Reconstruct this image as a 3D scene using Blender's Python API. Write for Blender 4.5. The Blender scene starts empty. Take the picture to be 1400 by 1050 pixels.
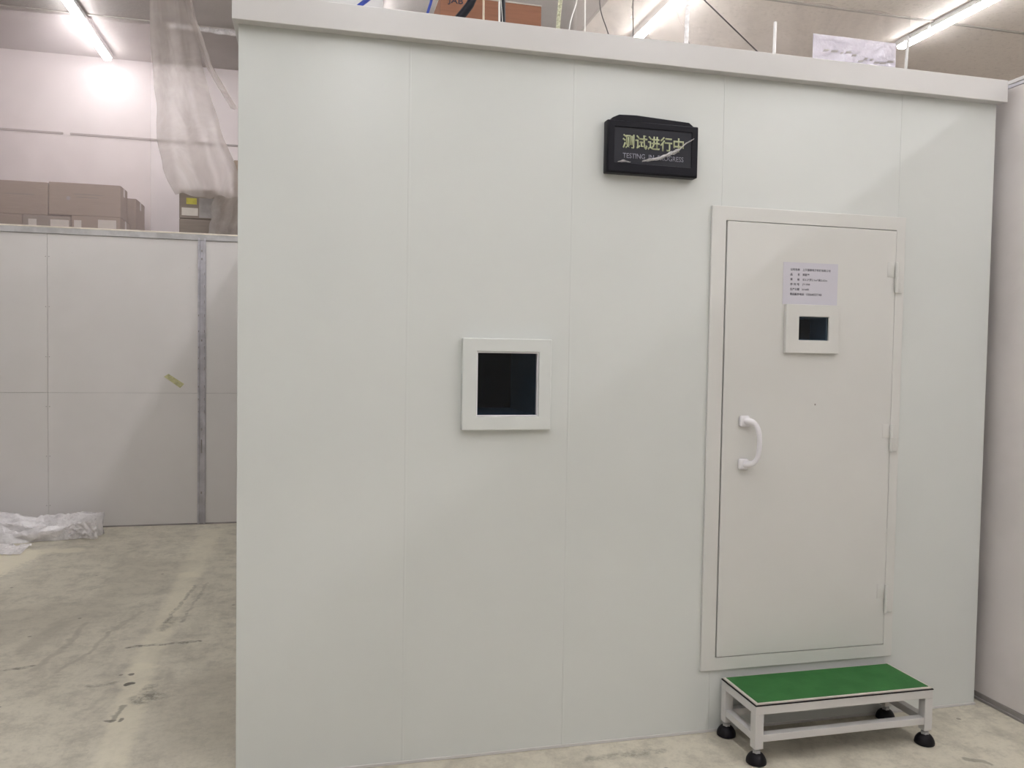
import bpy, bmesh, math, random
from mathutils import Vector, Matrix, noise
random.seed(7)
S = bpy.context.scene
COL = S.collection

# ------------------------------------------------------------------ camera, world, exposure
cam_data = bpy.data.cameras.new('camera')
cam_data.sensor_width = 36.0
cam_data.lens = 1116.83 / 1400 * 36.0
cam_data.clip_start = 0.05
cam = bpy.data.objects.new('camera', cam_data)
COL.objects.link(cam)
r = Vector((0.97099251, -0.23855447, 0.01628841))
u = Vector((-0.00692369, 0.04004161, 0.99917402))
f = Vector((0.23900965, 0.97030327, -0.03722843))
M = Matrix((r, u, -f)).transposed().to_4x4()
M.translation = Vector((0.25284, -3.02433, 1.55))
cam.matrix_world = M
S.camera = cam
w = bpy.data.worlds.new('world'); S.world = w
w.use_nodes = True
w.node_tree.nodes['Background'].inputs[0].default_value = (0.9, 0.93, 1, 1)
w.node_tree.nodes['Background'].inputs[1].default_value = 0.02
S.view_settings.view_transform = 'Standard'
S.view_settings.look = 'None'
S.view_settings.gamma = 1
S.view_settings.use_curve_mapping = False
S.view_settings.exposure = 1.25
LAMP = 17.0          # emission strength of the tubes
CEIL = 4.42


# ------------------------------------------------------------------ materials
class NT:
    def __init__(s, name):
        s.m = bpy.data.materials.new(name); s.m.use_nodes = True
        s.t = s.m.node_tree; s.b = s.t.nodes['Principled BSDF']; s.out = s.t.nodes['Material Output']

    def n(s, kind, **kw):
        o = s.t.nodes.new(kind)
        for k, v in kw.items():
            if k.startswith('i_'):
                key = k[2:]
                key = int(key) if key.isdigit() else key.replace('_', ' ')
                s.set(o.inputs[key], v)
            else: setattr(o, k, v)
        return o

    def set(s, sock, v):
        if isinstance(v, bpy.types.NodeSocket): s.t.links.new(v, sock)
        else: sock.default_value = v

    def math(s, op, a, b=0.0, c=0.0):
        o = s.n('ShaderNodeMath', operation=op)
        for i, v in enumerate((a, b, c)): s.set(o.inputs[i], v)
        return o.outputs[0]

    def mix(s, fac, a, b):
        o = s.n('ShaderNodeMix', data_type='RGBA')
        s.set(o.inputs[0], fac)
        for i, v in ((6, a), (7, b)):
            if isinstance(v, tuple): v = v + (1,) if len(v) == 3 else v
            s.set(o.inputs[i], v)
        return o.outputs[2]

    def pos(s):
        return s.n('ShaderNodeNewGeometry').outputs['Position']

    def noise(s, scale, detail=4, rough=.6, vec=None, dist=0.0):
        o = s.n('ShaderNodeTexNoise')
        o.inputs['Scale'].default_value = scale; o.inputs['Detail'].default_value = detail
        o.inputs['Roughness'].default_value = rough; o.inputs['Distortion'].default_value = dist
        s.set(o.inputs['Vector'], vec if vec is not None else s.pos())
        return o.outputs[0]

    def ramp(s, v, a, b, lo=0.0, hi=1.0):
        o = s.n('ShaderNodeMapRange', interpolation_type='SMOOTHSTEP')
        s.set(o.inputs[0], v); s.set(o.inputs[1], a); s.set(o.inputs[2], b)
        s.set(o.inputs[3], lo); s.set(o.inputs[4], hi)
        return o.outputs[0]

    def bump(s, h, strength=.2, dist=.01):
        o = s.n('ShaderNodeBump'); s.set(o.inputs['Height'], h)
        o.inputs['Strength'].default_value = strength; o.inputs['Distance'].default_value = dist
        s.t.links.new(o.outputs[0], s.b.inputs['Normal']); return o

    def col(s, v):
        if isinstance(v, tuple) and len(v) == 3: v = v + (1,)
        s.set(s.b.inputs['Base Color'], v)

    def p(s, **kw):
        for k, v in kw.items(): s.set(s.b.inputs[k.replace('_', ' ')], v)
        return s.m


def paint(name, c, rough=.4, var=.03, sc=3.0, spec=.5, bump=0.0, bsc=60):
    t = NT(name)
    n = t.noise(sc, 3)
    lo = tuple(x * (1 - var) for x in c); hi = tuple(min(1, x * (1 + var)) for x in c)
    t.col(t.mix(t.ramp(n, .35, .65), lo, hi))
    if bump: t.bump(t.noise(bsc, 3), bump, .002)
    return t.p(Roughness=rough, Specular_IOR_Level=spec)


M_white = paint('white_steel_paint', (.675, .70, .68), .24, .015, 1.2, .5, .015, 9)
M_door = paint('door_paint', (.68, .68, .655), .33, .015, 1.5, .4, .05, 40)
M_trim = paint('trim_paint', (.625, .615, .605), .28, .01, 2, .45)
M_plastic = paint('white_plastic', (.78, .77, .80), .3, .01, 5, .5)
M_sidewall = paint('grey_white_panel', (.73, .69, .68), .6, .04, 2.5, .3, .3, 35)
M_alu = paint('aluminium', (.50, .49, .53), .32, .12, 9, .8)
M_alu.node_tree.nodes['Principled BSDF'].inputs['Metallic'].default_value = .55
M_chan = paint('grey_base_channel', (.30, .28, .27), .5, .15, 6, .4)
M_black = paint('black_plastic', (.006, .006, .011), .4, .05, 6, .22)
M_screen = paint('grey_screen', (.028, .029, .037), .45, .05, 6, .22)
M_rubber = paint('black_rubber', (.006, .005, .008), .5, .1, 20, .25)
M_steel = paint('zinc_steel', (.45, .45, .45), .35, .1, 30, .7)
M_ink = paint('black_ink', (.05, .05, .07), .7, 0, 6, .1)
M_signg = paint('pale_green_lettering', (.42, .45, .28), .6, .08, 60, .2)
M_signw = paint('grey_lettering', (.27, .27, .32), .6, .05, 60, .2)
M_paper = paint('lilac_white_paper', (.62, .61, .67), .75, .01, 9, .2)
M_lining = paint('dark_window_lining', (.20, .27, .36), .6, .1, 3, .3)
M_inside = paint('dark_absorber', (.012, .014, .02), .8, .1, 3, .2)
M_tape = paint('yellow_tape', (.50, .48, .27), .45, .15, 30, .4)
M_yellow = paint('yellow_sticker', (.55, .50, .10), .6, .1, 20, .3)
M_labelw = paint('white_sticker', (.62, .58, .53), .6, .03, 20, .3)
M_blue = paint('blue_hose', (.02, .05, .32), .35, .05, 20, .5)
M_cream = paint('cream_cable', (.68, .58, .45), .45, .03, 20, .4)
M_cwhite = paint('white_cable', (.70, .69, .66), .4, .03, 20, .4)
M_cdark = paint('dark_wire', (.06, .05, .05), .5, .03, 20, .4)
M_braid = paint('yellow_green_strap', (.42, .42, .30), .7, .35, 90, .2)
M_green = None
t = NT('green_rubber_mat')
n = t.noise(160, 2)
t.col(t.mix(t.ramp(t.noise(9, 4), .3, .7), (.025, .130, .030), (.035, .160, .039)))
t.bump(n, .35, .002)
M_green = t.p(Roughness=.65, Specular_IOR_Level=.3)


def card(name, c):
    t = NT(name)
    p = t.pos()
    st = t.n('ShaderNodeMapping'); t.set(st.inputs['Vector'], p); st.inputs['Scale'].default_value = (1, 1, 14)
    n = t.noise(6, 4, .6, st.outputs[0])
    t.col(t.mix(n, tuple(x * .82 for x in c), tuple(x * 1.15 for x in c)))
    return t.p(Roughness=.85, Specular_IOR_Level=.15)


M_card = card('brown_cardboard', (.32, .255, .21))
M_card2 = card('dull_cardboard', (.26, .22, .19))
M_cardred = card('red_brown_cardboard', (.26, .125, .08))
M_cardtop = paint('grey_cardboard_flap', (.2, .2, .19), .8, .1)

# bare white board of the partition: faint scuffs and screw marks
t = NT('white_board')
p = t.pos()
sc1 = t.ramp(t.noise(26, 5, .7), .70, .76, 0, .35)
base = t.mix(t.ramp(t.noise(1.4, 3), .3, .7), (.70, .675, .66), (.735, .71, .695))
t.col(t.mix(sc1, base, (.36, .35, .33)))
M_board = t.p(Roughness=.5, Specular_IOR_Level=.35)

# concrete floor: pale greenish screed, worn patches, marks left on it
t = NT('worn_concrete')
p = t.pos()
sep = t.n('ShaderNodeSeparateXYZ'); t.set(sep.inputs[0], p)
X, Y = sep.outputs[0], sep.outputs[1]
stre = t.n('ShaderNodeMapping'); t.set(stre.inputs['Vector'], p)
stre.inputs['Rotation'].default_value = (0, 0, math.radians(-24)); stre.inputs['Scale'].default_value = (2.2, 1.1, 1)
big = t.noise(1.1, 5, .62, None, .4)
mid = t.noise(2.2, 6, .65, stre.outputs[0], .8)
fine = t.noise(38, 4, .7)
c = t.mix(t.ramp(big, .3, .7), (.59, .55, .455), (.655, .615, .51))
c = t.mix(t.ramp(mid, .45, .72, 0, .5), c, (.36, .335, .28))
c = t.mix(t.ramp(mid, .34, .46, .22, 0), c, (.66, .62, .51))
c = t.mix(t.ramp(t.noise(7, 8, .78), .44, .66, 0, .6), c, (.36, .335, .28))
c = t.mix(t.ramp(fine, .45, .75, 0, .25), c, (.30, .28, .23))
c = t.mix(t.ramp(t.noise(17, 6, .8), .66, .76, 0, .6), c, (.20, .18, .145))
wv = t.n('ShaderNodeTexNoise'); wv.inputs['Scale'].default_value = 11; wv.inputs['Detail'].default_value = 5; t.set(wv.inputs['Vector'], p)
wsp = t.n('ShaderNodeSeparateColor'); t.set(wsp.inputs[0], wv.outputs['Color'])
X = t.math('ADD', X, t.math('MULTIPLY', t.math('SUBTRACT', wsp.outputs[0], .5), .07))
Y = t.math('ADD', Y, t.math('MULTIPLY', t.math('SUBTRACT', wsp.outputs[1], .5), .09))
brk = t.ramp(t.noise(24, 5, .75), .38, .62, .15, 1)


def capsule(x0, y0, x1, y1, rad, soft):
    dx, dy = x1 - x0, y1 - y0; L2 = dx * dx + dy * dy
    ax = t.math('SUBTRACT', X, x0); ay = t.math('SUBTRACT', Y, y0)
    h = t.math('MULTIPLY_ADD', ax, dx / L2, t.math('MULTIPLY', ay, dy / L2))
    o = t.n('ShaderNodeClamp'); t.set(o.inputs[0], h); h = o.outputs[0]
    ex = t.math('MULTIPLY_ADD', h, -dx, ax); ey = t.math('MULTIPLY_ADD', h, -dy, ay)
    d = t.math('SQRT', t.math('ADD', t.math('MULTIPLY', ex, ex), t.math('MULTIPLY', ey, ey)))
    nn = t.noise(30, 3, .7)
    d = t.math('ADD', d, t.math('MULTIPLY', t.math('SUBTRACT', nn, .5), rad * 1.0))
    return t.ramp(d, rad, rad + soft, 1, 0)


PALE, DARK = (.80, .745, .59), (.11, .10, .08)
MIDD = (.36, .33, .27)
for (a, b, cc, d, rd, sf, fac, colr, br) in [
        (-.45, .1, -.53, 1.2, .038, .05, .5, PALE, 0), (-.53, 1.2, -.55, 2.9, .028, .07, .5, PALE, 0), (-.55, 2.9, -.56, 4.3, .05, .08, .4, PALE, 0),
        (-2.15, 2.4, -1.95, 3.6, .22, .10, .75, PALE, 0), (-2.3, 3.75, -1.5, 3.75, .04, .08, .45, PALE, 0),
        (-.65, 1.50, -.31, 1.52, .008, .016, .85, DARK, 1), (-.40, 1.38, -.30, 1.30, .03, .06, .35, MIDD, 1),
        (-.555, .985, -.54, .99, .010, .008, .95, DARK, 0), (-.565, 1.10, -.562, 1.11, .006, .006, .8, DARK, 0),
        (-.46, .80, -.42, .82, .028, .05, .75, DARK, 1), (-.47, .84, -.45, .95, .012, .02, .5, DARK, 1),
        (-.54, .60, -.53, .75, .003, .010, .5, DARK, 0), (-.555, .60, -.535, .595, .007, .008, .7, DARK, 0), (-.50, .60, -.505, .605, .007, .008, .7, DARK, 0),
        (-1.14, 1.28, -1.05, 1.31, .008, .016, .85, DARK, 1), (-1.20, 1.16, -1.18, 1.18, .008, .014, .8, DARK, 1),
        (-.54, 1.85, -.47, 2.60, .006, .012, .5, DARK, 1), (-.45, 1.85, -.40, 2.65, .005, .010, .4, DARK, 1), (-.53, 1.75, -.50, 1.95, .018, .03, .45, DARK, 1),
        (-.91, 1.22, -.83, 1.45, .006, .014, .5, MIDD, 0), (-.83, 1.45, -.80, 1.75, .006, .014, .5, MIDD, 0), (-.80, 1.75, -.70, 2.1, .007, .016, .5, MIDD, 0),
        (-1.03, 1.25, -.97, 1.55, .008, .02, .5, MIDD, 0), (-.97, 1.55, -.96, 1.95, .008, .02, .55, MIDD, 0), (-1.15, 1.55, -1.10, 1.95, .02, .06, .45, MIDD, 0),
        (-1.55, 1.9, -1.05, 2.2, .14, .25, .35, MIDD, 0), (-.9, 3.2, -.8, 2.6, .10, .2, .3, MIDD, 0), (-.18, .4, -.12, .9, .10, .2, .35, MIDD, 0), (-.30, .75, -.2, .95, .05, .10, .35, MIDD, 1),
        (-.24, 2.0, -.18, 2.2, .05, .1, .35, MIDD, 1), (-.72, 1.0, -.62, 1.02, .010, .02, .5, DARK, 1),
        (2.74, -.41, 2.80, -.47, .006, .012, .5, DARK, 0), (1.3, -.12, 1.6, -.10, .01, .03, .5, DARK, 1), (.9, -.22, 1.05, -.22, .02, .04, .4, DARK, 1)]:
    msk = capsule(a, b, cc, d, rd, sf)
    if br: msk = t.math('MULTIPLY', msk, brk)
    c = t.mix(t.math('MULTIPLY', msk, fac), c, colr)
dots = t.n('ShaderNodeTexVoronoi'); t.set(dots.inputs['Vector'], p); dots.inputs['Scale'].default_value = 7
dsel = t.n('ShaderNodeSeparateColor'); t.set(dsel.inputs[0], dots.outputs['Color'])
dm = t.math('MULTIPLY', t.ramp(dots.outputs['Distance'], .05, .09, 1, 0), t.ramp(dsel.outputs[0], .60, .64))
c = t.mix(t.math('MULTIPLY', dm, .6), c, DARK)
t.col(c)
t.bump(t.noise(45, 5, .7), .25, .004)
M_floor = t.p(Roughness=.55, Specular_IOR_Level=.3)

# ceiling: rough grey sheathing with speckle
t = NT('grey_speckled_ceiling')
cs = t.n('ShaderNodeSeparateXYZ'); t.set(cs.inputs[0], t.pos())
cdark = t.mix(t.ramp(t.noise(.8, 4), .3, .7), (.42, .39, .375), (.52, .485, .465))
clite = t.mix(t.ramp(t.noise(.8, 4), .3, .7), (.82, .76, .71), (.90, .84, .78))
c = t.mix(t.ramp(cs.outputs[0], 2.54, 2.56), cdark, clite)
c = t.mix(t.ramp(t.noise(28, 5, .8), .5, .72, 0, .45), c, (.5, .46, .42))
t.col(c); t.bump(t.noise(28, 5, .8), .5, .01)
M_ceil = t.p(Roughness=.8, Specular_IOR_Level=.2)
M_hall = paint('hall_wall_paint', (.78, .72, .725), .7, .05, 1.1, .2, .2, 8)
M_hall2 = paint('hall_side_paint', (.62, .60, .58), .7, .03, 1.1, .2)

t = NT('lamp_tube')
t.p(Emission_Color=(1.0, .985, .995, 1), Emission_Strength=LAMP)
M_tube = t.m
M_fix = paint('lamp_housing', (.7, .7, .7), .4)


def film(name, milk=.3, tint=(.8, .77, .74), gloss=.25, vary=.35, scale=5, through=.5):
    t = NT(name); t.t.nodes.remove(t.b)
    tr = t.n('ShaderNodeBsdfTransparent'); tr.inputs[0].default_value = (.97, .96, .95, 1)
    df = t.n('ShaderNodeBsdfDiffuse'); df.inputs[0].default_value = tint + (1,)
    tl = t.n('ShaderNodeBsdfTranslucent'); tl.inputs[0].default_value = tint + (1,)
    gl = t.n('ShaderNodeBsdfGlossy'); gl.inputs['Roughness'].default_value = .22
    bm_ = t.n('ShaderNodeBump'); bm_.inputs['Strength'].default_value = .5 if gloss else .12; bm_.inputs['Distance'].default_value = .02
    nz = t.noise(scale * 3, 3, .6, None, .6)
    t.set(bm_.inputs['Height'], nz)
    for q in (df, gl): t.t.links.new(bm_.outputs[0], q.inputs['Normal'])
    m1 = t.n('ShaderNodeMixShader'); m1.inputs[0].default_value = through
    t.t.links.new(df.outputs[0], m1.inputs[1]); t.t.links.new(tl.outputs[0], m1.inputs[2])
    m2 = t.n('ShaderNodeMixShader'); m2.inputs[0].default_value = gloss
    t.t.links.new(m1.outputs[0], m2.inputs[1]); t.t.links.new(gl.outputs[0], m2.inputs[2])
    m3 = t.n('ShaderNodeMixShader')
    t.set(m3.inputs[0], t.ramp(t.noise(scale, 4, .6, None, .8), .3, .75, milk * (1 - vary), min(1, milk * (1 + vary))))
    t.t.links.new(tr.outputs[0], m3.inputs[1]); t.t.links.new(m2.outputs[0], m3.inputs[2])
    t.t.links.new(m3.outputs[0], t.out.inputs[0])
    return t.m


M_film = film('clear_plastic_film', .55, (.66, .61, .58), .05, .2, 2.2)
M_film3 = film('thin_clear_film', .23, (.95, .84, .855), .0, .10, 1.2)
M_film2 = film('milky_plastic_film', .26, (.68, .63, .60), .0, .45, 1.6)
M_wrap = film('crumpled_wrap', .88, (.98, .955, .97), .16, .12, 9, .2)
M_tapef = film('film_edge_and_glint', .85, (.98, .96, .97), .3, .2, 30)  # near-opaque white film; on the sign it also paints in reflections
M_filmp = film('lilac_film', .5, (.75, .72, .85), .2, .2, 8)


def glassm(name, tint, rough=.03, f0=.05):
    t = NT(name); t.t.nodes.remove(t.b)
    tr = t.n('ShaderNodeBsdfTransparent'); tr.inputs[0].default_value = tint + (1,)
    gl = t.n('ShaderNodeBsdfGlossy'); gl.inputs['Roughness'].default_value = rough
    fr = t.n('ShaderNodeFresnel'); fr.inputs[0].default_value = 1.32
    m = t.n('ShaderNodeMixShader'); t.t.links.new(fr.outputs[0], m.inputs[0])
    t.t.links.new(tr.outputs[0], m.inputs[1]); t.t.links.new(gl.outputs[0], m.inputs[2])
    t.t.links.new(m.outputs[0], t.out.inputs[0]); return t.m


M_glass = glassm('tinted_glass', (.62, .70, .76))


# ------------------------------------------------------------------ mesh helpers
class MB:
    def __init__(s): s.b = bmesh.new()

    def box(s, x0, x1, y0, y1, z0, z1, bev=0.0, seg=2):
        t = bmesh.new()
        v = [t.verts.new((x, y, z)) for x in (x0, x1) for y in (y0, y1) for z in (z0, z1)]
        for q in ((0, 1, 3, 2), (4, 6, 7, 5), (0, 4, 5, 1), (2, 3, 7, 6), (0, 2, 6, 4), (1, 5, 7, 3)):
            t.faces.new([v[i] for i in q])
        bmesh.ops.recalc_face_normals(t, faces=t.faces)
        if bev: bmesh.ops.bevel(t, geom=list(t.edges), offset=bev, segments=seg, affect='EDGES', profile=.5)
        s.merge(t); return s

    def merge(s, t, mat=None):
        if mat is not None: bmesh.ops.transform(t, matrix=mat, verts=t.verts)
        m = bpy.data.meshes.new('tmp'); t.to_mesh(m); t.free(); s.b.from_mesh(m); bpy.data.meshes.remove(m)

    def ring(s, x0, x1, z0, z1, hx0, hx1, hz0, hz1, y0, y1, bev=0.0):
        t = bmesh.new()
        def lp(y):
            return ([t.verts.new((a, y, b)) for a, b in ((x0, z0), (x1, z0), (x1, z1), (x0, z1))],
                    [t.verts.new((a, y, b)) for a, b in ((hx0, hz0), (hx1, hz0), (hx1, hz1), (hx0, hz1))])
        o0, i0 = lp(y0); o1, i1 = lp(y1)
        for k in range(4):
            j = (k + 1) % 4
            t.faces.new((o0[k], o0[j], i0[j], i0[k])); t.faces.new((o1[j], o1[k], i1[k], i1[j]))
            t.faces.new((o0[j], o0[k], o1[k], o1[j])); t.faces.new((i0[k], i0[j], i1[j], i1[k]))
        bmesh.ops.recalc_face_normals(t, faces=t.faces)
        if bev:
            ed = [e for e in t.edges if len(e.link_faces) == 2 and e.calc_face_angle() > .5]
            bmesh.ops.bevel(t, geom=ed, offset=bev, segments=2, affect='EDGES', profile=.5)
        s.merge(t); return s

    def lathe(s, cx, cy, prof, seg=24, axis='z', z=0.0):
        t = bmesh.new(); rings = []
        for rr, zz in prof:
            rings.append([t.verts.new((cx + rr * math.cos(2 * math.pi * k / seg), cy + rr * math.sin(2 * math.pi * k / seg), z + zz)) for k in range(seg)])
        for a, b in zip(rings, rings[1:]):
            for k in range(seg): t.faces.new((a[k], a[(k + 1) % seg], b[(k + 1) % seg], b[k]))
        t.faces.new(rings[0][::-1]); t.faces.new(rings[-1])
        bmesh.ops.recalc_face_normals(t, faces=t.faces)
        s.merge(t); return s

    def tube(s, pts, rad, seg=10, flat=None):
        """round (or oval: flat=(rx, ry)) tube through points"""
        t = bmesh.new(); pts = [Vector(p) for p in pts]; rings = []; up = None
        for i, p in enumerate(pts):
            d = (pts[min(i + 1, len(pts) - 1)] - pts[max(i - 1, 0)]).normalized()
            if up is None: up = Vector((0, 0, 1)) if abs(d.z) < .9 else Vector((0, 1, 0))
            a = d.cross(up).normalized(); b = a.cross(d).normalized(); up = b
            rr = rad[i] if isinstance(rad, (list, tuple)) else rad
            ra, rb = (rr, rr) if flat is None else (flat[0], flat[1])
            rings.append([t.verts.new(p + a * ra * math.cos(2 * math.pi * k / seg) + b * rb * math.sin(2 * math.pi * k / seg)) for k in range(seg)])
        for a, b in zip(rings, rings[1:]):
            for k in range(seg): t.faces.new((a[k], a[(k + 1) % seg], b[(k + 1) % seg], b[k]))
        t.faces.new(rings[0][::-1]); t.faces.new(rings[-1])
        bmesh.ops.recalc_face_normals(t, faces=t.faces)
        s.merge(t); return s

    def prism(s, poly, y0, y1, bev=0.0):
        """polygon in x-z extruded in y"""
        t = bmesh.new()
        a = [t.verts.new((x, y0, z)) for x, z in poly]; b = [t.verts.new((x, y1, z)) for x, z in poly]
        t.faces.new(a); t.faces.new(b[::-1])
        for k in range(len(poly)):
            j = (k + 1) % len(poly); t.faces.new((a[j], a[k], b[k], b[j]))
        bmesh.ops.recalc_face_normals(t, faces=t.faces)
        if bev: bmesh.ops.bevel(t, geom=list(t.edges), offset=bev, segments=2, affect='EDGES', profile=.5)
        s.merge(t); return s

    def build(s, name, mat, parent=None, smooth=False, label=None):
        me = bpy.data.meshes.new(name); s.b.to_mesh(me); s.b.free()
        me.materials.append(mat)
        if smooth:
            for q in me.polygons: q.use_smooth = True
            try: me.set_sharp_from_angle(angle=math.radians(38))
            except Exception: pass
        o = bpy.data.objects.new(name, me); COL.objects.link(o)
        if parent is not None:
            o.parent = parent
            me.transform(Matrix.Translation(-world_loc(parent)))
        if label: o['label'] = label
        return o


def world_loc(o):       # parents are only ever translated
    v = o.location.copy()
    return v + world_loc(o.parent) if o.parent is not None else v


def tag(o, label, cat, group=None):
    o['label'] = label; o['category'] = cat
    if group: o['group'] = group
    return o


def thing(name, label, cat, loc=(0, 0, 0), group=None):
    o = bpy.data.objects.new(name, None); COL.objects.link(o); o.location = loc
    o.empty_display_size = .1
    return tag(o, label, cat, group)


def struct(o):
    o['kind'] = 'structure'; return o


def copy_thing(root, loc, label=None, group=None):
    rr = root.copy(); COL.objects.link(rr); rr.location = loc
    if label: rr['label'] = label
    if group: rr['group'] = group
    for ch in list(root.children):
        c = ch.copy(); COL.objects.link(c); c.parent = rr
        for g in ch.children:
            d = g.copy(); COL.objects.link(d); d.parent = c
    return rr


def text_bm(string, x0, x1, z0, z1, y, bold=0.0, depth=.0006):
    cu = bpy.data.curves.new('lettering', 'FONT'); cu.body = string; cu.size = 1
    cu.offset = bold; cu.extrude = 0.0; cu.resolution_u = 3
    o = bpy.data.objects.new('lettering', cu); COL.objects.link(o)
    bpy.context.view_layer.update()
    dg = bpy.context.evaluated_depsgraph_get()
    me = bpy.data.meshes.new_from_object(o.evaluated_get(dg))
    bpy.data.objects.remove(o); bpy.data.curves.remove(cu)
    xs = [v.co.x for v in me.vertices]; ys = [v.co.y for v in me.vertices]
    ax, bx, ay, by = min(xs), max(xs), min(ys), max(ys)
    for v in me.vertices:
        px = x0 + (v.co.x - ax) / (bx - ax) * (x1 - x0); pz = z0 + (v.co.y - ay) / (by - ay) * (z1 - z0)
        v.co = Vector((px, y, pz))
    b = bmesh.new(); b.from_mesh(me); bpy.data.meshes.remove(me)
    res = bmesh.ops.extrude_face_region(b, geom=list(b.faces))
    vs = [g for g in res['geom'] if isinstance(g, bmesh.types.BMVert)]
    bmesh.ops.translate(b, vec=(0, -depth, 0), verts=vs)
    bmesh.ops.recalc_face_normals(b, faces=b.faces)
    return b


def sheet(name, fn, nu, nv, mat, parent=None, smooth=True, thick=0.0):
    b = bmesh.new()
    g = [[b.verts.new(fn(i / nu, j / nv)) for j in range(nv + 1)] for i in range(nu + 1)]
    for i in range(nu):
        for j in range(nv): b.faces.new((g[i][j], g[i + 1][j], g[i + 1][j + 1], g[i][j + 1]))
    bmesh.ops.recalc_face_normals(b, faces=b.faces)
    m = MB(); m.b.free(); m.b = b
    o = m.build(name, mat, parent, smooth)
    if thick:
        so = o.modifiers.new('thickness', 'SOLIDIFY'); so.thickness = thick
    return o


def N(x, y, z=0.0): return noise.noise(Vector((x, y, z)))
def RN(x, y, z=0.0):
    return 1 - abs(2 * noise.noise(Vector((x, y, z))))


# ------------------------------------------------------------------ the hall
HX0, HX1, HY0, HY1 = -7.5, 9.0, -8.0, 5.95
struct(MB().box(HX0, HX1, HY0, HY1, -.1, 0).build('floor', M_floor))
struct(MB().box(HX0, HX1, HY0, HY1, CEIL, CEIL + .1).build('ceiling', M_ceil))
struct(MB().box(HX0 - .1, HX0, HY0, HY1, 0, CEIL).build('wall_left', M_hall2))
struct(MB().box(HX1, HX1 + .1, HY0, HY1, 0, CEIL).build('wall_right', M_hall2))
struct(MB().box(HX0, HX1, HY0 - .1, HY0, 0, CEIL).build('wall_front', M_hall2))
struct(MB().box(HX0, HX1, HY1, HY1 + .1, 0, CEIL).build('wall_back', M_hall))
b = MB()
x = HX0
while x < HX1:
    L = random.uniform(.5, 1.3)
    b.box(x, x + L, HY1 - .006 - random.random() * .004, HY1, 3.645 - random.random() * .012, 3.655 + random.random() * .01, .002)
    x += L + random.choice((0, 0, .06))
struct(b.build('trim_1', paint('wall_seam_bead', (.42, .38, .37), .7)))
b = MB()
for y in (4.82, 2.95, .4): b.box(HX0, HX1, y - .012, y + .012, CEIL - .012, CEIL, .003)
for x in (2.55, -4.5): b.box(x - .012, x + .012, HY0, HY1, CEIL - .012, CEIL, .003)
struct(b.build('trim_2', paint('ceiling_joint_strip', (.45, .42, .39), .6)))


# ------------------------------------------------------------------ ceiling lights
def batten(L, label, group=None):
    t = thing('ceiling_light', label, 'light', (0, 0, CEIL), group)
    MB().box(-.045, .045, -L / 2 + .004, L / 2 - .004, CEIL - .045, CEIL, .006).build('housing', M_fix, t)
    MB().box(-.034, .034, -L / 2 + .02, L / 2 - .02, CEIL - .072, CEIL - .043, .010).build('lamp_tube', M_tube, t)
    return t


L0 = 2.4
first = None
GL = 'ceiling lights beyond the frame'
LBL = 'long white fluorescent batten on the hall ceiling, out of the picture'
rows = [(-1.70, 5.82, 0), (.745, 4.6, 0), (3.05, 3.95, 0), (5.39, 3.43, .42)]
vis = {(0, 0): 'glaring fluorescent batten at top left, its far end meeting the bright back wall',
       (1, 0): 'fluorescent batten above the roof of the white chamber, beside the blue hose',
       (2, 0): 'fluorescent batten seen through hanging film above the black sign',
       (3, 0): 'short far piece of the fluorescent row at the upper right',
       (3, 1): 'long fluorescent batten running out of the top right corner'}
for ri, (x, yend, short) in enumerate(rows):
    y = yend; k = 0
    while y > HY0 + L0:
        L = short if (short and k == 0) else L0
        lab = vis.get((ri, k))
        if L != L0:
            o = batten(L, lab); o.location = (x, y - L / 2, CEIL)
        else:
            if first is None:
                first = batten(L0, lab); first.location = (x, y - L / 2, CEIL)
            else:
                o = copy_thing(first, (x, y - L / 2, CEIL), lab or LBL)
                if not lab: o['group'] = GL
        y -= L + .02; k += 1

# ------------------------------------------------------------------ the white test chamber
CW, CH, CD = 3.17, 2.765, 3.9
ch = thing('test_chamber', 'large white steel panel test chamber with a door and a small square window', 'test chamber', (0, 0, 0))
TH = .06
BV = .0016
WX0, WX1, WZ0, WZ1 = .858, 1.092, 1.315, 1.553
DX0, DX1, DZ0, DZ1 = 1.872, 2.675, .3125, 2.102
MB().box(0, .597, 0, TH, .008, CH - .002, BV).build('front_panel', M_white, ch)
MB().ring(.597, 1.226, .008, CH - .002, WX0, WX1, WZ0, WZ1, 0, TH, BV).build('front_panel', M_white, ch)
MB().box(1.226, 1.856, 0, TH, .008, CH - .002, BV).build('front_panel', M_white, ch)
MB().ring(1.856, 2.690, .008, CH - .002, DX0, DX1, DZ0, DZ1, 0, TH, BV).build('front_panel', M_white, ch)
MB().box(2.690, CW, 0, TH, .008, CH - .002, BV).build('front_panel', M_white, ch)
for x in (.597, 1.226, 2.690):
    MB().box(x - .004, x + .004, -.0012, .001, .012, CH - .01, .0005, 1)  .build('joint_strip', M_white, ch)
MB().box(0, TH, TH, CD, .008, CH - .01, BV).build('side_panel', M_white, ch)
MB().box(CW - TH, CW, TH, CD, .008, CH - .01, BV).build('side_panel', M_white, ch)
MB().box(TH, CW - TH, CD - TH, CD, .008, CH - .01, BV).build('back_panel', M_white, ch)
MB().box(TH, CW - TH, TH, CD - TH, CH - .07, CH - .012).build('roof_panel', M_white, ch)
MB().box(TH, CW - TH, TH, CD - TH, .004, .05).build('floor_panel', M_inside, ch)
b = MB()
b.box(-.018, CW + .014, -.045, -.0005, 2.6765, 2.770, .002)
b.box(-.018, -.0005, -.001, CD + .01, 2.6765, 2.770, .002)
b.box(CW + .0005, CW + .014, -.001, CD + .01, 2.6765, 2.770, .002)
b.build('roof_trim', M_trim, ch)
b = MB()
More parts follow.
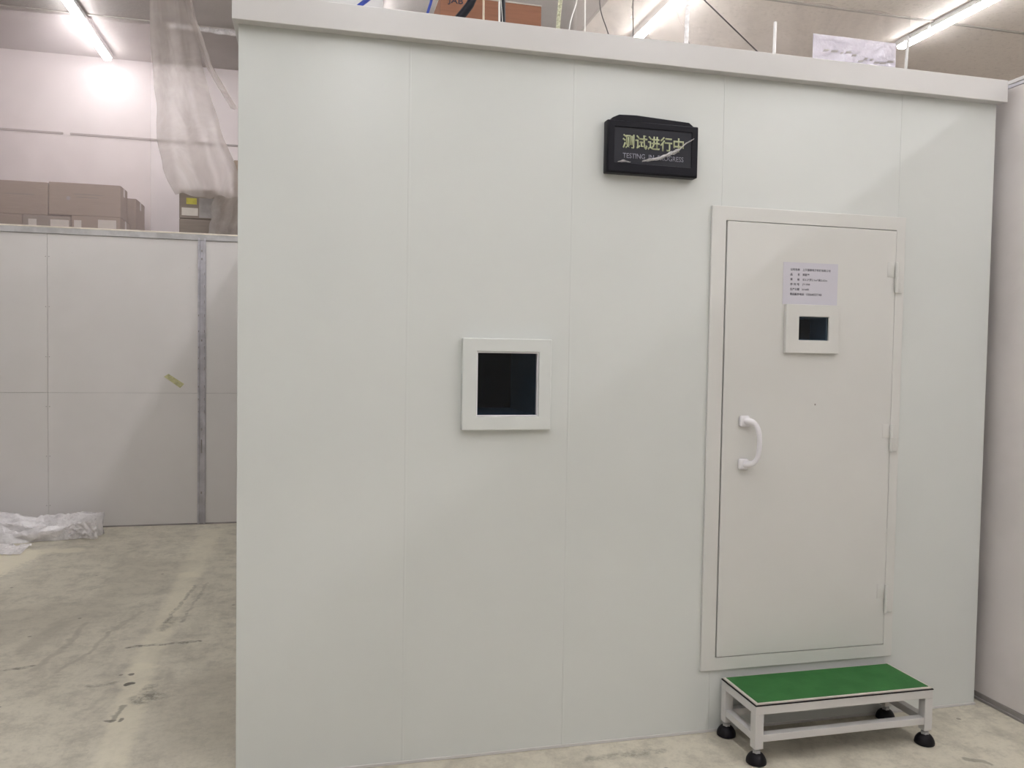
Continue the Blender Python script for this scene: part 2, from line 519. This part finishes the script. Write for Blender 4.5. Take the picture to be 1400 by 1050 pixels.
b.box(-.004, CW + .004, -.003, .02, 0, .012, .002)
b.box(-.004, .02, -.005, CD, 0, .012, .002); b.box(CW - .02, CW + .004, -.005, CD, 0, .012, .002)
b.build('base_trim', M_trim, ch)
b = MB(); b.box(.0, .52, .30, 3.8, CH - .01, 3.03, .004)
b.build('roof_shadow_block', M_trim, ch)  # unseen box added so the shadow edge on the partition sits higher
# window in the front
wf = MB().ring(.8001, 1.1458, 1.2601, 1.6064, .8549, 1.0946, 1.3119, 1.5555, -.030, 0, .004).build('window_frame', M_white, ch)
MB().ring(.8552, 1.0943, 1.3122, 1.5552, .8595, 1.0900, 1.3165, 1.5510, -.024, -.003, .001).build('glazing_bead', M_plastic, ch)
MB().box(.8555, 1.0940, -.010, -.004, 1.3125, 1.5550).build('window_glass', M_glass, ch)
b = MB()
e = .004
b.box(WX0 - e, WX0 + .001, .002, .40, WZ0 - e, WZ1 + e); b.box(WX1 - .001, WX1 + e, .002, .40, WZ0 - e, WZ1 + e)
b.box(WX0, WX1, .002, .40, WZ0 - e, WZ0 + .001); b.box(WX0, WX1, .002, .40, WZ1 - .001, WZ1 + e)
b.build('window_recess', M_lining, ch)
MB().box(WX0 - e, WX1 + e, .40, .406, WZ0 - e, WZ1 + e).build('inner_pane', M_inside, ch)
# door
MB().ring(1.8100, 2.7174, .2613, 2.1574, 1.8735, 2.6735, .3136, 2.101, -.012, 0, .002).build('door_frame', M_door, ch)
MB().ring(1.8735 - .02, 2.6735 + .02, .29, 2.12, 1.885, 2.662, .325, 2.09, .062, .075).build('door_stop', M_inside, ch)
dr = MB().ring(1.8795, 2.6720, .3165, 2.0985, 2.209, 2.343, 1.628, 1.719, -.0125, .05, .0018).build('door', M_door, ch)
MB().ring(2.145, 2.394, 1.571, 1.772, 2.2055, 2.3465, 1.6245, 1.7225, -.030, -.0127, .002).build('window_frame', M_door, dr)
MB().box(2.2058, 2.3462, -.021, -.017, 1.6248, 1.7222).build('window_glass', M_glass, dr)
b = MB()
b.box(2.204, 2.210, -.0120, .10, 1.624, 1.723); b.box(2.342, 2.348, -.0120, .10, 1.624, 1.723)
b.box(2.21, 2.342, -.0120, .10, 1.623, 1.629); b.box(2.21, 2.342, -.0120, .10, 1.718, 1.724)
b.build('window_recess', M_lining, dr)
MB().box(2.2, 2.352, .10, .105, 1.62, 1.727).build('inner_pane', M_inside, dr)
for z0, z1 in ((1.835, 1.966), (1.155, 1.273), (.456, .580)):
    zm = (z0 + z1) / 2
    b = MB()
    b.lathe(2.6735, -.0215, [(.001, z0), (.0075, z0 + .001), (.0078, z0 + .003), (.0078, zm - .002), (.006, zm - .001), (.006, zm + .001),
                             (.0078, zm + .002), (.0078, z1 - .003), (.0075, z1 - .001), (.001, z1)], 16)
    b.box(2.632, 2.669, -.0150, -.0122, zm + .001, z1, .001)
    b.box(2.679, 2.708, -.0150, -.0118, z0, zm - .001, .001)
    b.build('hinge', M_door, dr, True)
# handle: two mounting pads and a bowed grip leaning away from the jamb
b = MB()
path = []
for k in range(25):
    a = -math.pi / 2 + math.pi * k / 24
    sx = math.cos(a); sz = math.sin(a)
    px_ = 1.972 + .046 * (abs(sx) ** .55); py_ = -.016 - .048 * (abs(sx) ** .5)
    pz_ = 1.2015 + .088 * (abs(sz) ** .8) * (1 if sz > 0 else -1)
    path.append((px_, py_, pz_))

b.tube(path, [.0160 - .0060 * min(1, math.sin(math.pi * k / 24) * 1.5) for k in range(25)], 14)
b.box(1.950, 1.994, -.030, -.0127, 1.266, 1.312, .008, 3); b.box(1.950, 1.994, -.030, -.0127, 1.091, 1.136, .008, 3)
hd = b.build('door_handle', M_plastic, dr, True, 'white plastic pull handle')
b = MB()
b.box(2.2995, 2.3055, -.0135, -.0122, 1.354, 1.361, .0006); b.build('screw_mark', M_chan, dr)

# ------------------------------------------------------------------ paper notice on the door
pn = thing('paper_notice', 'white printed specification sheet stuck on the door above its small window', 'paper', (2.26, -.013, 1.77))
MB().box(2.135, 2.391, -.0142, -.0129, 1.7725, 1.945).build('sheet', M_paper, pn)
b = MB()
lines = [('公司名称', '上海国泰电子科技有限公司', 2.168, 2.211, 2.2245, 2.355), ('品　　名', '屏蔽室', 2.168, 2.211, 2.2245, 2.257),
         ('规　　格', '长3.2*宽2.1m*高2.62m', 2.168, 2.211, 2.2245, 2.341), ('序 列 号', 'JY-008', 2.168, 2.211, 2.2245, 2.260),
         ('生产日期', '2018年', 2.168, 2.211, 2.2225, 2.257), ('售后服务电话', '13564027748', 2.168, 2.233, 2.2455, 2.316)]
for i, (l, v, a0, a1, b0, b1) in enumerate(lines):
    zc = 1.9155 - i * .0202
    b.merge(text_bm(l, a0, a1, zc - .0052, zc + .0052, -.0142, .012, .0003))
    h = .0048 if v[0] in '12J' else .0053
    b.merge(text_bm(v, b0, b1, zc - h, zc + h, -.0142, .008, .0003))
b.build('lettering', M_ink, pn)

# ------------------------------------------------------------------ black sign box
sg = thing('sign_box', 'black box sign reading testing in progress, mounted high on the white chamber front', 'sign', (1.53, -.001, 2.25))
MB().box(1.347, 1.726, -.042, -.001, 2.252, 2.452, .004).build('housing', M_black, sg, True)
MB().prism([(1.352, 2.448), (1.372, 2.464), (1.398, 2.476), (1.468, 2.4785), (1.690, 2.468), (1.712, 2.452)], -.034, -.006, .0025).build('top_flap', M_black, sg)
MB().ring(1.350, 1.723, 2.256, 2.448, 1.376, 1.697, 2.290, 2.426, -.047, -.0415, .002).build('front_frame', M_black, sg)
MB().box(1.374, 1.699, -.0435, -.0418, 2.288, 2.428).build('display_panel', M_screen, sg)
b = MB(); b.merge(text_bm('测试进行中', 1.408, 1.664, 2.346, 2.401, -.0435, .019, .0006))
b.build('lettering', M_signg, sg, False, 'pale green Chinese characters')
b = MB(); b.merge(text_bm('TESTING  IN  PROGRESS', 1.411, 1.664, 2.3095, 2.3285, -.0435, .004, .0006))
b.build('lettering', M_signw, sg, False, 'small grey English letters')


def crease_glint(pts, wd, name, seed):  # raised white film strip, with the tubes' reflection put into its colour
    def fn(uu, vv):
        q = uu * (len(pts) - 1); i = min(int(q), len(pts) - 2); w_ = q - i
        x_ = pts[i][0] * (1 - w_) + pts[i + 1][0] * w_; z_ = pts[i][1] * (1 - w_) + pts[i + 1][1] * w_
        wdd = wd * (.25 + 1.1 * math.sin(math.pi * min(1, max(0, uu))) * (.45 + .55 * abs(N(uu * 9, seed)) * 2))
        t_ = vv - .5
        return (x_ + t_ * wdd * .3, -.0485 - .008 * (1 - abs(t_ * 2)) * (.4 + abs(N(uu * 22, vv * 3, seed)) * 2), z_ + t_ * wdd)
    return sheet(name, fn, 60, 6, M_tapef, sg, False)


crease_glint([(1.488, 2.300), (1.512, 2.306), (1.560, 2.316), (1.602, 2.336), (1.640, 2.352), (1.668, 2.380), (1.704, 2.402)], .017, 'film_crease_glint', 3)
crease_glint([(1.388, 2.292), (1.412, 2.297), (1.440, 2.293)], .008, 'film_crease_glint', 8)

# ------------------------------------------------------------------ step
st = thing('step_stool', 'low white metal step with a green top in front of the chamber door', 'step', (2.29, -.15, 0))
SX0, SX1, SY0, SY1, ST = 1.899, 2.692, -.290, -.022, .236
Tt = .036
MB().box(SX0 + .004, SX1 - .004, SY0 + .004, SY1 - .004, ST - .006, ST + .0, .001).build('edge_board', M_labelw, st)
MB().box(SX0 + .014, SX1 - .014, SY0 + .012, SY1 - .012, ST, ST + .0022, .0008).build('top_mat', M_green, st, False, 'green rubber mat')
b = MB()
b.box(SX0 - .001, SX1 + .001, SY0 - .001, SY1 + .001, ST - .0092, ST - .006)
b.build('edge_seam', M_rubber, st)  # dark strip for the seam round the edge of the mat
b = MB()
zt_ = ST - .009
b.box(SX0, SX1, SY0, SY0 + Tt, zt_ - .034, zt_, .002); b.box(SX0, SX1, SY1 - Tt, SY1, zt_ - .034, zt_, .002)
b.box(SX0, SX0 + Tt, SY0 + Tt, SY1 - Tt, zt_ - .034, zt_, .002); b.box(SX1 - Tt, SX1, SY0 + Tt, SY1 - Tt, zt_ - .034, zt_, .002)
b.build('top_frame', M_trim, st)
b = MB()
z0, z1 = .086, .114
b.box(SX0 + Tt, SX1 - Tt, SY0 + .002, SY0 + Tt - .002, z0, z1, .002); b.box(SX0 + Tt, SX1 - Tt, SY1 - Tt + .002, SY1 - .002, z0, z1, .002)
b.box(SX0 + .002, SX0 + Tt - .002, SY0 + Tt, SY1 - Tt, z0, z1, .002); b.box(SX1 - Tt + .002, SX1 - .002, SY0 + Tt, SY1 - Tt, z0, z1, .002)
b.build('lower_rail', M_trim, st)
for (x, y) in ((SX0, SY0), (SX1 - Tt, SY0), (SX0, SY1 - Tt), (SX1 - Tt, SY1 - Tt)):
    lg = MB().box(x, x + Tt, y, y + Tt, .060, zt_ - .034, .002).build('leg', M_trim, st)
    cx, cy = x + Tt / 2, y + Tt / 2
    MB().lathe(cx, cy, [(.010, .040), (.016, .041), (.016, .052), (.009, .053), (.007, .0605)], 6).build('levelling_nut', M_steel, lg)
    MB().lathe(cx, cy, [(.033, 0), (.038, .003), (.0385, .009), (.0368, .018), (.032, .028), (.026, .036), (.018, .041), (.012, .043)], 28).build('foot', M_rubber, lg, True, 'black rubber levelling foot')

# ------------------------------------------------------------------ white board partition behind
PY, PZ = 4.585, 2.553
pw = thing('partition_wall', 'white board partition with an aluminium post across the back left', 'partition', (-1.5, PY, 0))
for x0, x1 in ((-6.2, -3.15), (-3.15, -1.899), (-1.899, -.705), (-.650, .75), (.75, 2.6)):
    for z0, z1 in ((.01, 1.158), (1.158, PZ - .062)):
        MB().box(x0 + .001, x1 - .001, PY, PY + .012, z0 + (.001 if z0 > 1 else 0), z1 - .001, .001).build('board', M_board, pw)
MB().box(-6.2, 2.6, PY + .013, PY + .045, .013, PZ - .063).build('backing', M_chan, pw)
b = MB()
b.box(-6.2, 2.6, PY - .012, PY + .06, PZ - .062, PZ - .012, .003)
b.build('top_rail', paint('dull_rail', (.50, .49, .49), .4, .12, 8, .5), pw)
MB().box(-6.2, 2.6, PY - .014, PY + .062, PZ - .0125, PZ, .002).build('top_lip', paint('cream_lip', (.78, .72, .62), .4, .1, 12, .5), pw)
MB().box(-6.2, 2.6, PY - .006, PY + .055, 0, .012, .001).build('bottom_strip', M_chan, pw)
b = MB()
b.box(-.711, -.694, PY - .016, PY + .02, .004, PZ - .045, .003)
b.box(-.662, -.645, PY - .016, PY + .02, .004, PZ - .045, .003)
b.box(-.694, -.662, PY - .006, PY + .02, .004, PZ - .045, .001)
post = b.build('post', M_alu, pw, False, 'grey aluminium post')
b = MB()
for z, s_ in ((2.40, .01), (2.33, .01), (1.62, .009), (.84, .012), (.72, .03), (.66, .03), (.28, .010)):
    b.box(-.684, -.673, PY - .009, PY - .0055, z - s_, z + s_, .002)
random.seed(3)
z = 2.2
while z > .9:
    b.box(-.657, -.652, PY - .0185, PY - .0155, z - .012, z + .012, .001)
    if z < 1.95: b.box(-.706, -.700, PY - .0185, PY - .0155, z - .008, z + .008, .001)
    z -= random.uniform(.09, .17)
b.build('bolt_mark', M_chan, post)
b = MB()
for x in (-1.886, -1.912):
    z = .2
    while z < 2.45:
        b.box(x - .003, x + .003, PY - .0008, PY + .001, z - .003, z + .003)
        z += .42
b.build('screw_mark', M_chan, pw)
tp = MB()
tp.prism([(-.988, 1.300), (-.950, 1.325), (-.822, 1.238), (-.855, 1.202)], PY - .0015, PY - .0002)
tag(tp.build('tape_strip', M_tape), 'yellowed strip of tape stuck slantwise on the white partition', 'tape')

# adjacent chamber wall on the right
RX = 3.235
rw = thing('side_partition', 'grey white panel wall running forward at the right edge, with a grey base channel', 'partition', (RX, -.5, 0))
for y0, y1 in ((-4.2, -3.0), (-3.0, -1.8), (-1.8, -.6), (-.6, .6), (.6, 1.9), (1.9, 3.1)):
    MB().box(RX, RX + .06, y0, y1, .034, 2.752, .0012).build('wall_panel', M_sidewall, rw)
MB().box(RX - .003, RX + .07, -4.2, 3.1, 2.7525, 2.768, .002).build('cap_rail', M_alu, rw)
MB().box(RX - .006, RX + .075, -4.2, 3.1, 2.768, 2.786, .003).build('top_lip', M_trim, rw)
b = MB(); b.box(RX - .010, RX + .06, -4.2, 3.1, 0, .012, .002); b.box(RX - .004, RX + .06, -4.2, 3.1, .012, .034, .002)
b.build('base_channel', M_chan, rw)

# ------------------------------------------------------------------ plastic wrap heap on the floor at left
def wrap(uu, vv):
    x_ = -3.1 + 1.70 * uu
    prof = lerp_([(0, .22), (.30, .20), (.45, .19), (.60, .165), (.70, .125), (.80, .14), (.90, .165), (1, .175)], uu)
    edge = lerp_([(0, 1), (.7, .9), (.9, .55), (1, .12)], uu)
    a = math.pi * vv
    dep = (.25 + .06 * N(uu * 3, 7.7)) * edge
    yy = 4.27 - math.cos(a) * dep
    zz = prof * (max(0, math.sin(a)) ** .6)
    fold = .055 * (RN(uu * 3.5 + vv * 2, vv * 5, 1) - .5) + .030 * (RN(uu * 9, vv * 13 + uu * 3, 4) - .5) + .012 * (RN(uu * 26, vv * 24, 6) - .5)
    zz = max(.002, zz + fold * (1 if .04 < vv < .96 else .1))
    return (x_ + .03 * N(uu * 5, vv * 5, 3), yy + .06 * (RN(uu * 4, vv * 6, 5) - .5) * edge, zz)


def lerp_(tab, x):
    for (a, b_), (c_, d_) in zip(tab, tab[1:]):
        if x <= c_: return b_ + (d_ - b_) * (x - a) / (c_ - a)
    return tab[-1][1]


wr = thing('plastic_wrap', 'crumpled heap of clear plastic wrap on the floor against the partition', 'plastic wrap', (-2.2, 4.25, 0))
sheet('film_heap', wrap, 160, 60, M_wrap, wr, True)


def wrap2(uu, vv):
    x, y, z = wrap(uu * .98, .06 + vv * .8)
    return (x, y + .02, max(.003, z * (.62 + .25 * RN(uu * 12, vv * 6, 9))))


sheet('inner_fold', wrap2, 110, 30, M_wrap, wr, True)


def flap(uu, vv):
    return (-1.62 + .215 * uu + .012 * N(vv * 6, uu * 5), 4.11 + .03 * math.sin(uu * 5) + .03 * N(uu * 8, vv * 5, 2), .01 + vv * (.12 + .055 * uu * uu + .012 * N(uu * 8, 1)))


sheet('loose_flap', flap, 30, 16, M_wrap, wr, False)


def skirt(uu, vv):
    return (-2.45 + .62 * uu, 3.72 + .26 * vv + .03 * N(uu * 5, vv * 4) - .05 * uu, .004 + .022 * max(0, RN(uu * 9, vv * 5, 8)) * vv + .012 * abs(N(uu * 20, vv * 9)))


sheet('loose_skirt', skirt, 50, 16, M_wrap, wr, False)

# ------------------------------------------------------------------ cartons on a rack behind the partition
rk = thing('storage_rack', 'low steel rack behind the partition that carries the cartons', 'rack', (-1.5, 5.2, 0))
MB().box(-3.4, .6, 4.88, 5.86, 2.36, 2.40, .003).build('shelf', M_steel, rk)
for x in (-3.38, -1.4, .54):
    for y in (4.90, 5.80): MB().box(x, x + .05, y, y + .05, 0, 2.36, .002).build('leg', M_steel, rk)


def carton(x0, x1, y0, y1, z0, z1, mat, label, tape=True, extra=None, group='cardboard cartons above the partition', lean=0):
    cx, cy = (x0 + x1) / 2, (y0 + y1) / 2
    t = thing('carton', label, 'cardboard box', (cx, cy, z0), group)
    MB().box(x0, x1, y0, y1, z0, z1, .006).build('body', mat, t)
    b = MB()
    b.box(x0 + .001, x1 - .001, cy - .002, cy + .03, z1 - .0005, z1 + .001)
    b.box(x1 - .0005, x1 + .001, cy - .03, cy + .03, z1 - .08, z1 - .006)
    b.build('packing_tape', M_labelw, t)
    for nm, (a0, a1, c0, c1), m in (extra or []):
        MB().box(a0, a1, y0 - .0012, y0 - .0002, c0, c1).build(nm, m, t)
    return t


def print_marks(x0, x1, z0, z1):
    return [('printed_mark', (x0, x1, z0 - .002, z1 + .002), M_card2)]


FY = 5.0
carton(-2.99, -2.215, FY, FY + .42, 2.401, 2.699, M_card, 'lower brown carton at the left edge, showing above the partition')
carton(-2.210, -1.828, FY, FY + .42, 2.401, 2.699, M_card2, 'lower brown carton with a pale sticker and a white label, left of its twin', extra=[('sticker', (-2.165, -2.10, 2.60, 2.665), M_labelw), ('sticker', (-1.99, -1.84, 2.56, 2.668), M_labelw)])
carton(-1.823, -1.420, FY, FY + .42, 2.401, 2.712, M_card, 'lower brown carton with white label under the right long carton', extra=[('sticker', (-1.80, -1.74, 2.60, 2.672), M_labelw), ('sticker', (-1.605, -1.455, 2.56, 2.685), M_labelw)])
carton(-2.85, -2.010, FY, FY + .28, 2.700, 2.990, M_card, 'long brown carton on top at the far left, cut by the picture edge', extra=print_marks(-2.35, -2.12, 2.873, 2.878))
t_ = carton(-2.003, -1.418, FY, FY + .28, 2.713, 2.999, M_card, 'long brown carton on top with a dark round print, right end visible', extra=print_marks(-1.80, -1.55, 2.898, 2.903) + print_marks(-1.78, -1.60, 2.873, 2.877))
MB().lathe(0, 0, [(.017, 0), (.017, .001)], 16).build('printed_mark', M_chan, t_)
mk = t_.children[-1]; mk.data.transform(Matrix.Translation(t_.location)); mk.rotation_euler = (math.pi / 2, 0, 0)
mk.location = (-1.845 - t_.location.x, FY - .0003 - t_.location.y, 2.862 - t_.location.z)
carton(-1.99, -1.372, FY + .43, FY + .84, 2.401, 2.962, M_card, 'tall carton standing behind, its right side stepping out past the others')
carton(-.926, -.06, FY, FY + .5, 2.401, 2.735, M_card2, 'dark lower carton behind the aluminium post', extra=None)
carton(-.926, -.06, FY, FY + .5, 2.737, 3.005, M_card2, 'dark carton with yellow and white stickers, half hidden behind hanging film',
       extra=[('sticker', (-.865, -.775, 2.868, 2.925), M_yellow), ('sticker', (-.905, -.765, 2.765, 2.835), M_labelw), ('dark_front', (-.755, -.60, 2.75, 2.93), M_chan)])  # last entry is a darker rectangle on the carton front
carton(-.455, -.12, FY + .02, FY + .4, 3.007, 3.30, M_card, 'upright carton at the top of the right stack, beside the chamber edge')

# ------------------------------------------------------------------ hanging film at the left
hf = thing('plastic_curtain', 'wrinkled clear plastic film hanging from the ceiling at left, above the dark cartons', 'plastic film', (-.7, 4.8, CEIL))


def lerp(tab, x):
    for (a, b_), (c_, d_) in zip(tab, tab[1:]):
        if x <= c_: return b_ + (d_ - b_) * (x - a) / (c_ - a)
    return tab[-1][1]


Lt = [(0, -1.14), (.15, -1.135), (.35, -1.10), (.68, -1.09), (.85, -1.04), (1, -.93)]
Rt = [(0, -.80), (.15, -.74), (.35, -.66), (.5, -.60), (.68, -.50), (.85, -.40), (1, -.36)]


def hang(uu, vv):
    x0, x1 = lerp(Lt, vv), lerp(Rt, vv)
    x_ = x0 + (x1 - x0) * uu + .02 * N(vv * 7, uu * 3, 2)
    y_ = 4.80 + .035 * math.sin(uu * 13 + vv * 3) * (.4 + vv) + .05 * N(uu * 3, vv * 2, 6) + .006 * RN(uu * 9, vv * 9, 6) * (1.1 - vv)
    z_ = CEIL - .005 - vv * (1.50 + .05 * N(uu * 5, 9))
    k = -.62 * max(0, 1 - vv / .28) ** 1.2       # the top is caught further forward
    return (x_ + (x_ - .25) * k / 7.82, y_ + k, z_)


sheet('film_sheet', hang, 60, 90, M_film, hf, True)


def hang2(uu, vv):      # loose strip at its right
    x_ = -.86 + .06 * uu + .40 * vv ** 1.1
    k = -.60 * max(0, 1 - vv / .55) ** 1.2
    return (x_ + .01 * N(vv * 9, uu) + (x_ - .25) * k / 7.8, 4.76 + k + .02 * math.sin(uu * 6 + vv * 5), CEIL - .005 - vv * .72)


sheet('film_strip', hang2, 6, 40, M_film, hf, True)


lf = thing('plastic_curtain', 'thin clear plastic film hanging over the brown cartons at the far left', 'plastic film', (-2.3, 4.88, 4.33))
sheet('film_sheet', lambda a, b_: (-4.2 + 3.09 * a, 4.675 + .010 * math.sin(a * 21) + .02 * N(a * 5, b_ * 2, 5), 4.335 - b_ * 1.79), 90, 30, M_film3, lf, True)


def hem(uu, vv):        # bunched horizontal edge
    a = 2 * math.pi * vv
    rr = .016 + .012 * abs(N(uu * 14, vv * 2)) + .012 * uu
    return (-.98 + 1.05 * uu, 4.82 + rr * math.cos(a) * .8, CEIL - .024 + .03 * N(uu * 5, 3) * 0 - .02 * uu + rr * math.sin(a))


sheet('bunched_hem', hem, 80, 12, M_tapef, hf, False)


def lower(uu, vv):      # film fallen over the dark cartons
    return (-.70 + .36 * uu + .05 * N(vv * 5, uu * 4), 4.975 + .012 * N(uu * 6, vv * 6) - .01 + .0 * uu, 3.01 - vv * .52)


sheet('draped_end', lambda a, b_: ((-.62 + .02 * N(b_ * 5, 1) - .06 * b_) + .30 * a, 4.965 - .022 * abs(math.sin(a * 9 + b_ * 2)), 3.0 - b_ * .50), 30, 30, M_film, hf, True)

# ------------------------------------------------------------------ things above the chamber roof
RZ = CH - .011
cb = thing('printed_carton', 'red brown cardboard box printed JAB on the chamber roof, behind the cables', 'cardboard box', (1.066, .95, RZ))
MB().box(.823, 1.310, .80, 1.15, RZ + .001, 3.209, .004).build('body', M_cardred, cb)
MB().box(.823, 1.312, .798, .99, 3.209, 3.2125, .001).build('lid_flap', M_labelw, cb)
b = MB(); b.merge(text_bm('JAB', .858, .930, 3.166, 3.200, .7995, .012, .0006)); b.build('lettering', M_ink, cb)


def cable(name, pts, rad, mat, label, cat='cable', group=None):
    out = [Vector(q) for q in pts]      # corner-cutting keeps straight runs straight
    for _ in range(3):
        nw = [out[0]]
        for p0, p1 in zip(out, out[1:]): nw += [p0 * .75 + p1 * .25, p0 * .25 + p1 * .75]
        out = nw + [out[-1]]
    o = MB().tube(out, rad, 10).build(name, mat, None, True)
    return tag(o, label, cat, group)


C = CEIL - .01
cable('air_hose', [(.33, .2, RZ + .030), (.4325, .2, 2.877), (.452, .2, 2.893), (.56, .2, 3.0), (.64, .2, 3.5), (.66, .2, C)], .0085, M_blue, 'thin blue hose leaning beside the glare at the left of the roof')
cable('air_hose', [(.655, .3, RZ + .008), (.699, .3, 2.917), (.717, .3, 2.975), (.78, .3, 3.4), (.80, .3, C)], .0055, M_blue, 'thin blue hose rising just left of the red brown box')
cable('power_cable', [(.735, .2, RZ + .022), (.823, .2, 2.880), (.872, .2, 2.953), (.955, .2, 3.4), (.96, .2, C)], .017, M_black, 'thick black cable slanting across the left of the red brown box')
cable('power_cable', [(1.012, .33, RZ + .016), (1.012, .33, 2.92), (1.010, .33, 3.0), (1.005, .36, 3.6), (1.005, .36, C)], .0145, M_black, 'thick black cable standing upright before the middle of the red brown box')
cable('signal_cable', [(.93, .3, RZ + .005), (.927, .3, 2.916), (.926, .3, 2.989), (.92, .3, 3.6), (.92, .3, C)], .0042, M_cream, 'thin cream cable between the two thick black cables')
cable('signal_cable', [(.992, .29, RZ + .005), (.991, .29, 2.914), (.989, .29, 2.997), (.98, .29, 3.6), (.98, .29, C)], .0045, M_cwhite, 'white cable running close along the upright black cable')
cable('signal_cable', [(1.005, .28, RZ + .003), (1.000, .27, 2.914), (.990, .27, 2.997), (.985, .27, 3.6), (.985, .27, C)], .0016, M_cwhite, 'very thin white wire lying over the upright black cable')
# yellow-green lashing strap and thin lines to its right
cable('lashing_strap', [(1.595, 1.5, RZ + .012), (1.60, 1.5, 3.3), (1.603, 1.5, 3.42), (1.613, 1.5, 3.56), (1.66, 1.5, 3.9), (1.7, 1.5, C)], .012, M_braid, 'yellow green woven strap hanging right of the red brown box', 'strap')
cable('thin_wire', [(1.60, 1.48, RZ + .005), (1.655, 1.48, 3.414), (1.718, 1.48, 3.573), (1.85, 1.5, C)], .0035, M_cwhite, 'pale wire slanting up just right of the woven strap', 'wire')
cable('thin_wire', [(1.765, 1.5, RZ + .005), (1.765, 1.5, 3.414), (1.761, 1.5, 3.579), (1.75, 1.5, C)], .0040, M_cwhite, 'upright pale wire left of the curved dark wire', 'wire')
cable('thin_wire', [(2.00, 1.5, RZ + .005), (1.97, 1.5, 3.2), (1.907, 1.5, 3.409), (1.855, 1.5, 3.52), (1.845, 1.5, 3.62), (1.86, 1.5, C)], .0032, M_cdark, 'curved dark wire in front of the hanging film over the roof', 'wire')
cable('thin_wire', [(2.063, 1.5, RZ + .005), (2.061, 1.5, 3.404), (2.051, 1.5, 3.613), (2.05, 1.5, C)], .0030, M_cdark, 'straight dark wire touching the left end of the middle light', 'wire')
cable('stay_cable', [(3.10, 1.3, RZ + .300), (2.736, 1.3, 3.328), (2.405, 1.3, 3.572), (1.27, 1.3, C)], .0040, M_cdark, 'dark stay line slanting down to the right over the roof', 'wire')
cable('support_rod', [(3.105, 1.31, RZ + .002), (3.105, 1.31, 2.9), (3.105, 1.31, RZ + .31)], .008, M_trim, 'short rod on the roof holding the low end of the dark stay line', 'rod')
cable('support_rod', [(2.394, 1.5, RZ + .005), (2.394, 1.5, 3.41), (2.400, 1.5, 3.66), (2.41, 1.5, C)], .0125, M_tapef, 'translucent upright tube just right of the middle light', 'rod')
cable('support_rod', [(2.974, 1.5, RZ + .002), (2.976, 1.5, 3.41), (2.979, 1.5, 3.59)], .0095, M_trim, 'short pale rod standing on the roof between dark stay line and lilac sheet', 'rod')
cable('support_rod', [(2.958, .33, RZ + .002), (2.965, .33, 2.9), (2.975, .33, 3.072)], .0065, M_trim, 'short pale rod crossing in front of the far end of the right light row', 'rod')
# hanging film over the roof
cf = thing('plastic_curtain', 'milky plastic film hanging in folds above the middle of the chamber roof', 'plastic film', (2.4, 2.2, CEIL))
sheet('film_sheet', lambda a, b_: (2.12 + 2.83 * a, 2.75 + .022 * math.sin(a * 41 + .3 * math.sin(b_ * 3)) + .05 * N(a * 7, b_ * 1.0), CEIL - .085 - b_ * 1.52), 220, 20, M_film2, cf, True)
sheet('film_sheet', lambda a, b_: (1.86 + .75 * a, 2.0 + .035 * math.sin(a * 24) + .05 * N(a * 5, b_ * .8, 4), CEIL - .085 - b_ * 1.5), 90, 20, M_film2, cf, True)
ps = thing('plastic_sheet', 'small lilac translucent sheet standing on the roof edge left of the right light', 'plastic sheet', (2.4, .3, RZ))
MB().box(2.449, 2.886, .300, .3015, RZ + .001, 3.020).build('sheet', M_filmp, ps)
b = MB(); random.seed(5); x = 2.50
while x < 2.86:
    d = random.uniform(.012, .035)
    zz = 2.938 + random.uniform(-.006, .01) - .02 * (x > 2.65)
    b.prism([(x, zz), (x + d, zz + .004), (x + d + .008, zz + .014), (x + .006, zz + .011)], .2988, .2998)
    x += d + random.uniform(.004, .016)
b.build('printed_mark', M_chan, ps)
